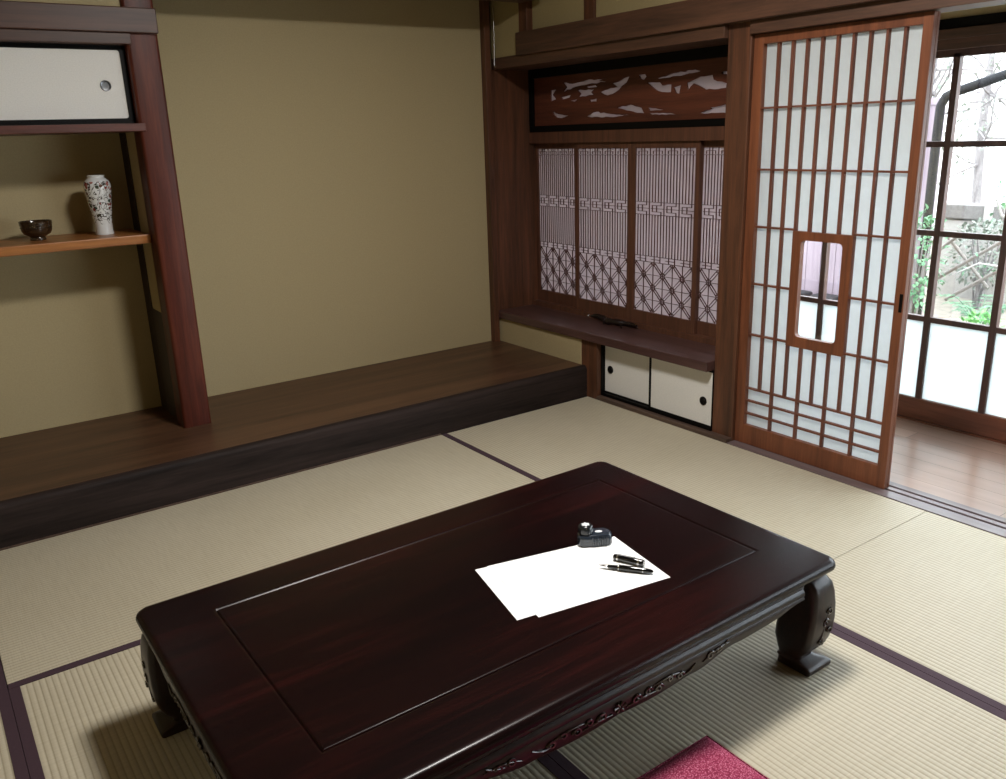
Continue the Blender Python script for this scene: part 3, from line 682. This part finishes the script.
blk = plain('pen_resin', (12, 12, 14), .12, 0, .6)
def along(p, q, prof, n=20):
    p, q = Vector(p), Vector(q); d = (q-p)
    return MB().lathe([(r, t*d.length) for t, r in prof], p, n, d)
p0, p1 = (1.303, 1.452, ZP+.0078), (1.388, 1.340, ZP+.0078)
pn = thing('fountain_pen', 'uncapped black fountain pen with silver rings on the paper', 'pen', (1.345, 1.396, ZP))
along(p0, p1, [(.36, .0066), (.37, .0074), (.6, .0076), (.86, .0072), (.96, .005), (.995, .002)]).build('barrel', blk, pn, 50)
along(p0, p1, [(.17, .0042), (.2, .0048), (.36, .0056)]).build('grip_section', blk, pn, 50)
along(p0, p1, [(.365, .0078), (.378, .0078)]).build('ring', M['silver'], pn, 50)
along(p0, p1, [(.80, .0077), (.82, .0077)]).build('ring', M['silver'], pn, 50)
d = (Vector(p1)-Vector(p0)); L_ = d.length; d.normalize(); sd = Vector((-d.y, d.x, 0))
nb = MB(); rings = []
for t, w in ((0, .0004), (.05, .0022), (.11, .0042), (.19, .0036)):
    c = Vector(p0)+d*L_*t; rings.append([c+sd*w*math.cos(a)+Vector((0, 0, .0012+w*.55*math.sin(a))) for a in (0, PI/4, PI/2, 3*PI/4, PI)]+[c+sd*w*.9*math.cos(a)+Vector((0, 0, w*.5*math.sin(a))) for a in (PI, PI/2, 0)])
nb.loops(rings); nb.build('nib', M['silver'], pn, 50)
c0, c1 = (1.362, 1.460, ZP+.0092), (1.398, 1.384, ZP+.0092)
cp = thing('pen_cap', 'short black pen cap with two silver rings lying beside the pen', 'pen cap', (1.38, 1.42, ZP))
along(c0, c1, [(0, .004), (.03, .0072), (.08, .0082), (.5, .0088), (.98, .0088), (1, .008)]).build('cap_body', blk, cp, 50)
along(c0, c1, [(.13, .0087), (.18, .0088)]).build('ring', M['silver'], cp, 50)
along(c0, c1, [(.80, .0092), (.87, .0092)]).build('ring', M['silver'], cp, 50)
MB().bar(Vector(c0).lerp(Vector(c1), .15)+Vector((0, 0, .0095)), Vector(c0).lerp(Vector(c1), .72)+Vector((0, 0, .0104)), .0022, .0012).build('clip', M['silver'], cp)

# ------------------------------------------------------------------ floor cushion
def cushion_mat():
    m, nt, b = newmat('cushion_cloth')
    v = coords(nt)
    n = N(nt, 'ShaderNodeTexVoronoi', Scale=260.0); nt.links.new(v, n.inputs['Vector'])
    nt.links.new(ramp(nt, n.outputs['Distance'], [(.15, lin((206, 134, 154))), (.42, lin((158, 62, 90))), (.8, lin((124, 40, 66)))]), b.inputs['Base Color'])
    b.inputs['Roughness'].default_value = .85; b.inputs['Specular IOR Level'].default_value = .1
    bump(nt, b, n.outputs['Distance'], .4, .001)
    return m
M['cush'] = cushion_mat()
KX0, KX1, KY0, KY1 = .745, 1.322, .500, 1.094
ck = thing('floor_cushion', 'flat crimson speckled floor cushion in front of the table', 'cushion', ((KX0+KX1)/2, (KY0+KY1)/2, 0))
b = MB(); n = 28
grid = {}
for side in (1, -1):
    for i in range(n+1):
        for j in range(n+1):
            u, v = i/n*2-1, j/n*2-1
            e = max(0, (1-u**6)*(1-v**6))
            h = .016*e**.35 + .026*max(0, (1-u*u)*(1-v*v))**.6
            x = (KX0+KX1)/2+u*(KX1-KX0)/2*(1-.012*(1-abs(v)**3)*abs(u)**4*1.0); y = (KY0+KY1)/2+v*(KY1-KY0)/2*(1-.012*(1-abs(u)**3)*abs(v)**4)
            z = .022+h if side > 0 else max(.0005, .018-.6*h-.006)
            grid[side, i, j] = b.bm.verts.new((x, y, z))
    for i in range(n):
        for j in range(n):
            f = [grid[side, i, j], grid[side, i+1, j], grid[side, i+1, j+1], grid[side, i, j+1]]
            b.bm.faces.new(f if side > 0 else list(reversed(f)))
bd_ = [(i, 0) for i in range(n)]+[(n, j) for j in range(n)]+[(i, n) for i in range(n, 0, -1)]+[(0, j) for j in range(n, 0, -1)]
for k in range(len(bd_)):
    a, c = bd_[k], bd_[(k+1) % len(bd_)]
    b.bm.faces.new((grid[-1, a[0], a[1]], grid[-1, c[0], c[1]], grid[1, c[0], c[1]], grid[1, a[0], a[1]]))
b.build('cover', M['cush'], ck, 70)
e = MB(); e.tube([(KX0, KY0, .02), (KX1, KY0, .02), (KX1, KY1, .02), (KX0, KY1, .02), (KX0, KY0, .02)], .0035, 6); e.build('piping', M['cush'], ck, 60)

# ------------------------------------------------------------------ vase, bowl, ornament, hook
def vase_mat():
    m, nt, b = newmat('painted_porcelain')
    v = coords(nt)
    def T(t, **k):
        n = N(nt, t, **k); nt.links.new(v, n.inputs['Vector']); return n
    vr = T('ShaderNodeTexVoronoi', Scale=58.0)
    patch = T('ShaderNodeTexNoise', Scale=16.0, Detail=1.0)
    br = T('ShaderNodeTexNoise', Scale=26.0, Detail=2.0, Distortion=1.5)
    def M_(op, a, c):
        n = N(nt, 'ShaderNodeMath', operation=op)
        for i, q in enumerate((a, c)):
            if isinstance(q, (int, float)): n.inputs[i].default_value = q
            else: nt.links.new(q, n.inputs[i])
        return n.outputs[0]
    sx = nt.nodes.new('ShaderNodeSeparateXYZ'); nt.links.new(v, sx.inputs[0])
    inz = M_('MULTIPLY', M_('GREATER_THAN', sx.outputs['Z'], .045), M_('LESS_THAN', sx.outputs['Z'], .222))
    fl = M_('MULTIPLY', M_('MULTIPLY', M_('LESS_THAN', vr.outputs['Distance'], .42), M_('GREATER_THAN', patch.outputs['Fac'], .5)), inz)
    bb = M_('MULTIPLY', M_('LESS_THAN', M_('ABSOLUTE', M_('SUBTRACT', br.outputs['Fac'], .5), 0), .022), inz)
    a = N(nt, 'ShaderNodeMix', data_type='RGBA'); a.inputs[6].default_value = lin((226, 228, 228)); a.inputs[7].default_value = lin((66, 60, 52))
    nt.links.new(bb, a.inputs[0])
    hue = ramp(nt, vr.outputs['Color'], [(.35, lin((128, 46, 40))), (.62, lin((176, 110, 100))), (.8, lin((52, 70, 58)))])
    c = N(nt, 'ShaderNodeMix', data_type='RGBA')
    nt.links.new(fl, c.inputs[0]); nt.links.new(a.outputs[2], c.inputs[6]); nt.links.new(hue, c.inputs[7])
    nt.links.new(c.outputs[2], b.inputs['Base Color']); b.inputs['Roughness'].default_value = .12; b.inputs['Coat Weight'].default_value = .4
    return m
vs = MB(); vs.lathe([(.036, 0), (.037, .004), (.0345, .018), (.035, .04), (.038, .07), (.043, .105), (.049, .15), (.0535, .19), (.0535, .208), (.049, .222), (.039, .232), (.0335, .236), (.033, .242), (.036, .247), (.033, .247), (.030, .240), (.028, .225), (.02, .1), (.001, .09)], (.742, 4.0, 1.0305), 48)
tag(vs.build('vase', vase_mat(), None, 40), 'white porcelain vase painted with red blossoms on the wooden shelf', 'vase')
bm_ = wood('bowl_glaze', (34, 24, 16), (70, 52, 34), 'x', .2, .4, 40, .5)
bw = thing('tea_bowl', 'small dark brown glazed bowl beside the white vase', 'bowl', (.484, 4.0, 1.0305))
b = MB(); b.lathe([(.030, 0), (.031, .004), (.028, .012), (.034, .017), (.050, .026), (.057, .038), (.0595, .052), (.0605, .066), (.0625, .076), (.0605, .078), (.057, .070), (.055, .045), (.045, .026), (.02, .02), (.001, .019)], (.484, 4.0, 1.0305), 40)
b.build('bowl_body', bm_, bw, 45)
b = MB()
for z, r in ((.052, .0602), (.066, .0612)):
    b.tube([(.484+r*math.cos(2*PI*k/40), 4.0+r*math.sin(2*PI*k/40), 1.0305+z) for k in range(41)], .0012, 6)
b.build('bowl_ridges', bm_, bw, 60)

og = thing('driftwood_ornament', 'small dark gnarled ornament lying on the shelf board below the lattice', 'ornament', (3.14, 3.38, .3605))
dk = plain('ornament_bronze', (30, 20, 18), .35, .2, .2, .5, .3, 60, .3)
b = MB(); pts = []; rad = []
for k in range(25):
    t = k/24; pts.append((3.135+.018*math.sin(t*9), 3.56-.36*t, .3605+.019+.007*math.sin(t*13)*(1-t))); rad.append(.006+.0115*math.sin(PI*min(1, t*1.05))**.6*(1+.25*math.sin(t*31)))
b.tube(pts, rad, 10); b.build('body', dk, og, 60)
for y, s in ((3.50, 1), (3.44, -1), (3.36, 1), (3.30, -1), (3.25, 1)):
    MB().tube([(3.135, y, .378), (3.135+s*.028, y-.012, .375), (3.135+s*.036, y-.03, .3645)], [.007, .005, .0035], 7).build('branch', dk, og, 60)
b = MB(); b.lathe([(.001, -.009), (.006, -.007), (.009, 0), (.006, .007), (.001, .009)], (3.13, 3.575, .381), 14); b.build('bead', M['steel'], og, 60)

hk = MB(); hk.tube([(2.872, 4.05, 2.3), (2.870, 4.05, 2.0), (2.868, 4.05, 1.86), (2.866, 4.05, 1.75)], [.0018, .0018, .0026, .0042], 8)
hk.tube([(2.866, 4.05, 1.752), (2.866, 4.046, 1.743), (2.866, 4.038, 1.741), (2.866, 4.033, 1.748)], .0025, 8)
tag(hk.build('hanging_hook', M['steel'], None, 50), 'thin silver hook hanging in the upper alcove corner', 'hook')

# ------------------------------------------------------------------ garden
GZ = -.38
soil = plain('garden_soil', (140, 132, 120), .95, var=.2, vs=9, bmp=.5)
struct('garden_ground', MB().box(3.94, 16, -6, 12, GZ-.2, GZ), soil, 'pale garden ground beyond the veranda', 'ground')
plank = boards('plank_wall_wood', (164, 132, 134), (190, 156, 158), 'y', .2, 'z', 4, .7)
def plankmat():
    m, nt, b = newmat('fence_planks')
    v = coords(nt); sx = nt.nodes.new('ShaderNodeSeparateXYZ'); nt.links.new(v, sx.inputs[0])
    n = N(nt, 'ShaderNodeTexNoise', Scale=1.0, Detail=5.0); nt.links.new(coords(nt, (30, 30, 2)), n.inputs['Vector'])
    nt.links.new(ramp(nt, n.outputs['Fac'], [(.3, lin((112, 98, 106))), (.7, lin((136, 122, 130)))]), b.inputs['Base Color'])
    b.inputs['Roughness'].default_value = .8
    return m
fn = thing('plank_fence', 'pinkish upright plank wall in the garden', 'fence', (7.05, 6.4, GZ))
b = MB(); pm = plankmat()
y = 3.80
while y < 9.2:
    b.box(7.0, 7.025, y, y+.148, GZ+.05, 1.50, .003); y += .152
b.build('planks', pm, fn)
b = MB(); b.box(6.98, 7.06, 3.74, 9.2, 1.50, 1.555, .004); b.box(7.026, 7.07, 3.8, 9.2, .0, .08); b.box(7.026, 7.07, 3.8, 9.2, 1.1, 1.18); b.build('cap_rail', pm, fn)
b = MB(); b.box(6.99, 7.09, 3.735, 3.80, GZ, 1.50, .004); b.build('end_post', pm, fn)
pip = plain('pipe_grey', (18, 18, 22), .6, 0, 0, .15)
dp = MB(); dp.tube([(6.93, 3.70, GZ), (6.93, 3.70, 1.2), (6.93, 3.695, 1.49), (6.93, 3.66, 1.56), (6.93, 3.60, 1.585), (6.93, 3.2, 1.70), (6.93, 2.4, 1.92)], .036, 12)
tag(dp.build('downpipe', pip, None, 60), 'dark grey bent drainpipe at the end of the plank wall', 'pipe')
stone = plain('dark_stone', (26, 25, 28), .8, var=.3, vs=20, bmp=.4)
for lab, y0, y1 in (('dark stone block by the plank wall, left of the glass mullion', 4.69, 4.88), ('dark stone block by the plank wall, right of the glass mullion', 4.36, 4.62)):
    tag(MB().box(6.72, 6.9, y0, y1, GZ, -.115, .02).build('stone_block', stone), lab, 'stone', 'stone blocks at the plank wall')
concrete = plain('pale_concrete', (176, 172, 166), .9, var=.1, vs=14, bmp=.3)
wl = thing('garden_wall', 'low pale garden wall with grey coping behind the garden', 'wall', (8.9, 3, GZ))
MB().box(8.82, 8.98, -3, 4.6, GZ, .40).build('wall_body', concrete, wl)
MB().box(8.78, 9.02, -3, 4.6, .42, .56, .01).build('coping', plain('grey_coping', (120, 116, 112), .9, var=.15), wl)
for k in range(5): MB().box(8.76, 8.82, 4.08-k*.9-.04, 4.08-k*.9+.04, GZ, .60, .004).build('pier', concrete, wl)
hs = thing('neighbour_house', 'white plastered house wall far behind the garden', 'building', (13, 3, GZ))
MB().box(13, 13.4, -5, 11, GZ, 3.0).build('wall_face', plain('white_render', (238, 236, 232), .9, var=.02), hs)
MB().box(12.6, 14.5, -5.2, 11.2, 3.0, 3.25, .02).build('eaves', concrete, hs)

bark = wood('bark', (100, 94, 94), (138, 132, 130), 'z', .9, 0, 30, .2, bmp=.5)
palebark = wood('pale_bark', (150, 144, 140), (186, 180, 176), 'z', .9, 0, 30, .3, bmp=.4)
def leafmat(n, a, b_):
    m, nt, b = newmat(n); k = N(nt, 'ShaderNodeTexNoise', Scale=22.0); nt.links.new(coords(nt), k.inputs['Vector'])
    nt.links.new(ramp(nt, k.outputs['Fac'], [(.35, lin(a)), (.65, lin(b_))]), b.inputs['Base Color']); b.inputs['Roughness'].default_value = .55
    return m
lf1 = leafmat('leaf_green', (50, 98, 64), (104, 148, 108)); lf2 = leafmat('leaf_grey', (92, 102, 90), (136, 144, 128)); lf3 = leafmat('leaf_bright', (60, 128, 54), (118, 172, 92)); dry = leafmat('leaf_dry', (140, 108, 88), (180, 150, 130))
def leaf(o, p, d, ln, w, up=(0, 0, 1)):
    p, d = Vector(p), Vector(d).normalized(); s = d.cross(Vector(up))
    if s.length < .01: s = Vector((0, 1, 0))
    s.normalize(); n = s.cross(d)
    q = [p, p+d*ln*.35+s*w+n*w*.3, p+d*ln*.7+s*w*.8+n*w*.1, p+d*ln-n*w*.4, p+d*ln*.7-s*w*.8+n*w*.1, p+d*ln*.35-s*w+n*w*.3]
    vv = [o.bm.verts.new(x) for x in q]; m_ = o.bm.verts.new(p+d*ln*.5+n*w*.05)
    for i in range(6): o.bm.faces.new((vv[i], vv[(i+1) % 6], m_))
rnd = random.Random(4)
def rv(s=1): return Vector((rnd.uniform(-1, 1), rnd.uniform(-1, 1), rnd.uniform(-1, 1)))*s
def tree(label, base, top, r, mat, lmat, nbr, nleaf, spread):
    base, top = Vector(base), Vector(top)
    o = thing('garden_tree', label, 'tree', tuple(base), 'trees in the garden')
    b = MB(); mid = (base+top)/2+Vector((0, .05, 0))
    b.tube([base, base.lerp(mid, .5), mid, mid.lerp(top, .5), top], [r, r*.9, r*.8, r*.6, r*.35], 9); b.build('trunk', mat, o, 60)
    br = MB(); lv = MB()
    for k in range(nbr):
        t = rnd.uniform(.35, 1); p = base.lerp(top, t); d = (rv()+Vector((0, 0, .35))).normalized(); L = spread*rnd.uniform(.5, 1)
        pts = [p, p+d*L*.35+rv(.05), p+d*L*.7+rv(.08), p+d*L+rv(.1)]
        br.tube(pts, [r*.3, r*.2, r*.13, r*.05], 5)
        for _ in range(nleaf):
            s = rnd.uniform(.25, 1); i = min(2, int(s*3)); q = pts[i].lerp(pts[i+1], s*3-i)+rv(.07)
            leaf(lv, q, rv()+Vector((0, 0, -.2)), rnd.uniform(.03, .07), rnd.uniform(.008, .016))
    br.build('branches', mat, o, 60); lv.build('leaves', lmat, o)
tree('slim brown tree with sparse twigs behind the garden wall', (11.4, 5.44, GZ), (11.4, 5.5, 2.9), .065, bark, lf2, 26, 26, .9)
tree('grey tree with fine leaves high outside the veranda glass', (8.6, 4.75, GZ), (8.2, 4.4, 3.2), .05, bark, lf2, 22, 40, 1.1)
tree('pale leaning tree at the right picture edge', (7.3, 2.98, GZ), (7.25, 3.3, 1.35), .06, palebark, lf1, 8, 14, .5)
def shrub(name, label, c, rx, rz, n, mat, ln, w, cat='shrub'):
    o = thing(name, label, cat, (c[0], c[1], GZ)); st = MB(); lv = MB()
    for k in range(14):
        a = rnd.uniform(0, 2*PI); q = Vector((c[0]+rx*.6*math.cos(a), c[1]+rx*.6*math.sin(a), c[2]+rz*rnd.uniform(.1, .8)))
        st.tube([(c[0]+rnd.uniform(-.03, .03), c[1]+rnd.uniform(-.03, .03), GZ), ((c[0]+q.x)/2, (c[1]+q.y)/2, GZ+(q.z-GZ)*.6), q], [.012, .008, .004], 5)
    for k in range(n):
        d = rv().normalized(); q = Vector((c[0]+d.x*rx, c[1]+d.y*rx, c[2]+d.z*rz))+rv(.05)
        leaf(lv, q, d+rv(.7), ln*rnd.uniform(.7, 1.2), w)
    st.build('stems', bark, o, 60); lv.build('leaves', mat, o)
shrub('leafy_shrub', 'small leafed green shrub at the end of the plank wall', (6.6, 3.56, .32), .15, .36, 480, lf1, .05, .016)
shrub('leafy_shrub', 'rounded pale green shrub below the garden wall', (8.4, 3.9, .16), .26, .28, 760, lf2, .05, .016)
shrub('leafy_shrub', 'low bright green bush beside the fern', (6.6, 3.02, -.2), .1, .12, 200, lf3, .06, .02)
def fern(label, c, R, n, mat, name='fern', cat='fern'):
    o = thing(name, label, cat, c); b = MB()
    for k in range(n):
        a = 2*PI*k/n+rnd.uniform(-.2, .2); d = Vector((math.cos(a), math.sin(a), 0)); L = R*rnd.uniform(.7, 1.1)
        pts = [Vector(c)+d*L*t+Vector((0, 0, .75*L*math.sin(t*2.1))) for t in [i/9 for i in range(10)]]
        b.tube(pts, [.005*(1-t/11) for t in range(10)], 4)
        for i in range(1, 10):
            s = Vector((-d.y, d.x, 0)); w = L*.3*math.sin(PI*(.15+.8*i/9))
            for sg in (-1, 1): leaf(b, pts[i], s*sg+d*.5, w, w*.17)
    b.build('fronds', mat, o)
fern('green fern spreading in the middle of the garden glass', (7.5, 3.45, GZ), .34, 15, lf1)
fern('smaller fern in front of the large fern', (6.85, 3.4, GZ), .2, 11, lf1)
tg = thing('dry_grass', 'tuft of dry brown grass beside the drainpipe', 'grass', (6.2, 3.34, GZ)); b = MB()
for k in range(90):
    a = rnd.uniform(0, 2*PI); d = Vector((math.cos(a), math.sin(a), 0)); L = rnd.uniform(.2, .42)
    p = Vector((6.2+rnd.uniform(-.05, .05), 3.34+rnd.uniform(-.05, .05), GZ))
    b.tube([p, p+d*L*.25+Vector((0, 0, L*.8)), p+d*L*.75+Vector((0, 0, L*.75))], [.005, .004, .001], 4)
b.build('blades', dry, tg)
tl = thing('bamboo_trellis', 'leaning diagonal bamboo poles in the garden', 'trellis', (7.9, 3.8, GZ))
bam = plain('bamboo', (122, 114, 106), .6, var=.2)
for p, q in (((8.0, 4.3, -.20), (8.0, 3.45, .42)), ((8.02, 4.15, .42), (8.02, 3.65, -.10)), ((7.98, 4.25, .08), (7.98, 3.95, .36)), ((7.98, 4.0, -.25), (7.98, 3.5, .12)), ((8.03, 4.28, GZ), (8.03, 4.28, .3)), ((8.03, 3.52, GZ), (8.03, 3.52, .45))):
    b = MB(); b.tube([p, q], .016, 8); b.build('pole', bam, tl, 50)
rk = plain('garden_rock', (160, 154, 146), .9, var=.25, vs=12, bmp=.6)
for lab, c, r in (('large pale rock at the foot of the ferns', (5.6, 3.02, GZ), .10), ('rounded rock left of the ferns', (5.9, 3.0, GZ), .11), ('low rock in front of the right veranda pane', (6.35, 2.72, GZ), .12)):
    bb = bmesh.new(); bmesh.ops.create_icosphere(bb, subdivisions=3, radius=r)
    for v in bb.verts:
        k = 1+.16*math.sin(v.co.x*23+c[1]*9)+.12*math.sin(v.co.y*31+1)+.08*math.sin(v.co.z*41); v.co = Vector((v.co.x*k*1.2, v.co.y*k*1.3, max(-.02, v.co.z*k*.9)))
    o = MB(); o.merge(bb); bmesh.ops.translate(o.bm, vec=c, verts=o.bm.verts)
    tag(o.build('garden_rock', rk, None, 60), lab, 'rock', 'rocks in the garden')

# ------------------------------------------------------------------ light, sky, camera
W = bpy.data.worlds.new('sky'); SC.world = W; W.use_nodes = True
bg = W.node_tree.nodes['Background']; bg.inputs['Color'].default_value = (.82, .92, 1.0, 1); bg.inputs['Strength'].default_value = SKY
for i, (y0, y1) in enumerate(((-2.2, 4.1),)):
    l = bpy.data.lights.new('sky_portal', 'AREA'); l.shape = 'RECTANGLE'; l.size = 1.6; l.size_y = y1-y0
    l.cycles.is_portal = True
    o = bpy.data.objects.new('sky_portal', l); C.objects.link(o); o.location = (3.95, (y0+y1)/2, .88); o.rotation_euler = (0, PI/2, 0)
l = bpy.data.lights.new('room_lamp', 'AREA'); l.shape = 'DISK'; l.size = .45; l.energy = LAMP; l.color = (1, .965, .92)
o = bpy.data.objects.new('room_lamp', l); C.objects.link(o); o.location = (1.45, 1.55, 2.5)

cam = bpy.data.cameras.new('camera'); cam.sensor_width = 36; cam.sensor_fit = 'HORIZONTAL'
cam.lens = 843.28/1006*36; cam.clip_start = .02
co = bpy.data.objects.new('camera', cam); C.objects.link(co)
Rm = ((0.8117025377595406, -0.5831975771482897, -0.031930803357984164), (0.19426110209471137, 0.2180102595582019, 0.9564173518607415), (0.5508190396197917, 0.7825293047137148, -0.29025208501680083))
mw = Matrix(((Rm[0][0], Rm[1][0], -Rm[2][0], 0), (Rm[0][1], Rm[1][1], -Rm[2][1], 0), (Rm[0][2], Rm[1][2], -Rm[2][2], 1.39114), (0, 0, 0, 1)))
co.matrix_world = mw
SC.camera = co
SC.view_settings.view_transform = 'Standard'; SC.view_settings.look = 'None'
SC.view_settings.exposure = EXPO; SC.view_settings.gamma = 1; SC.view_settings.use_curve_mapping = False
SC.cycles.use_denoising = True
SC.cycles.max_bounces = 10; SC.cycles.diffuse_bounces = 6; SC.cycles.transmission_bounces = 8; SC.cycles.transparent_max_bounces = 12
SC.cycles.sample_clamp_indirect = 8
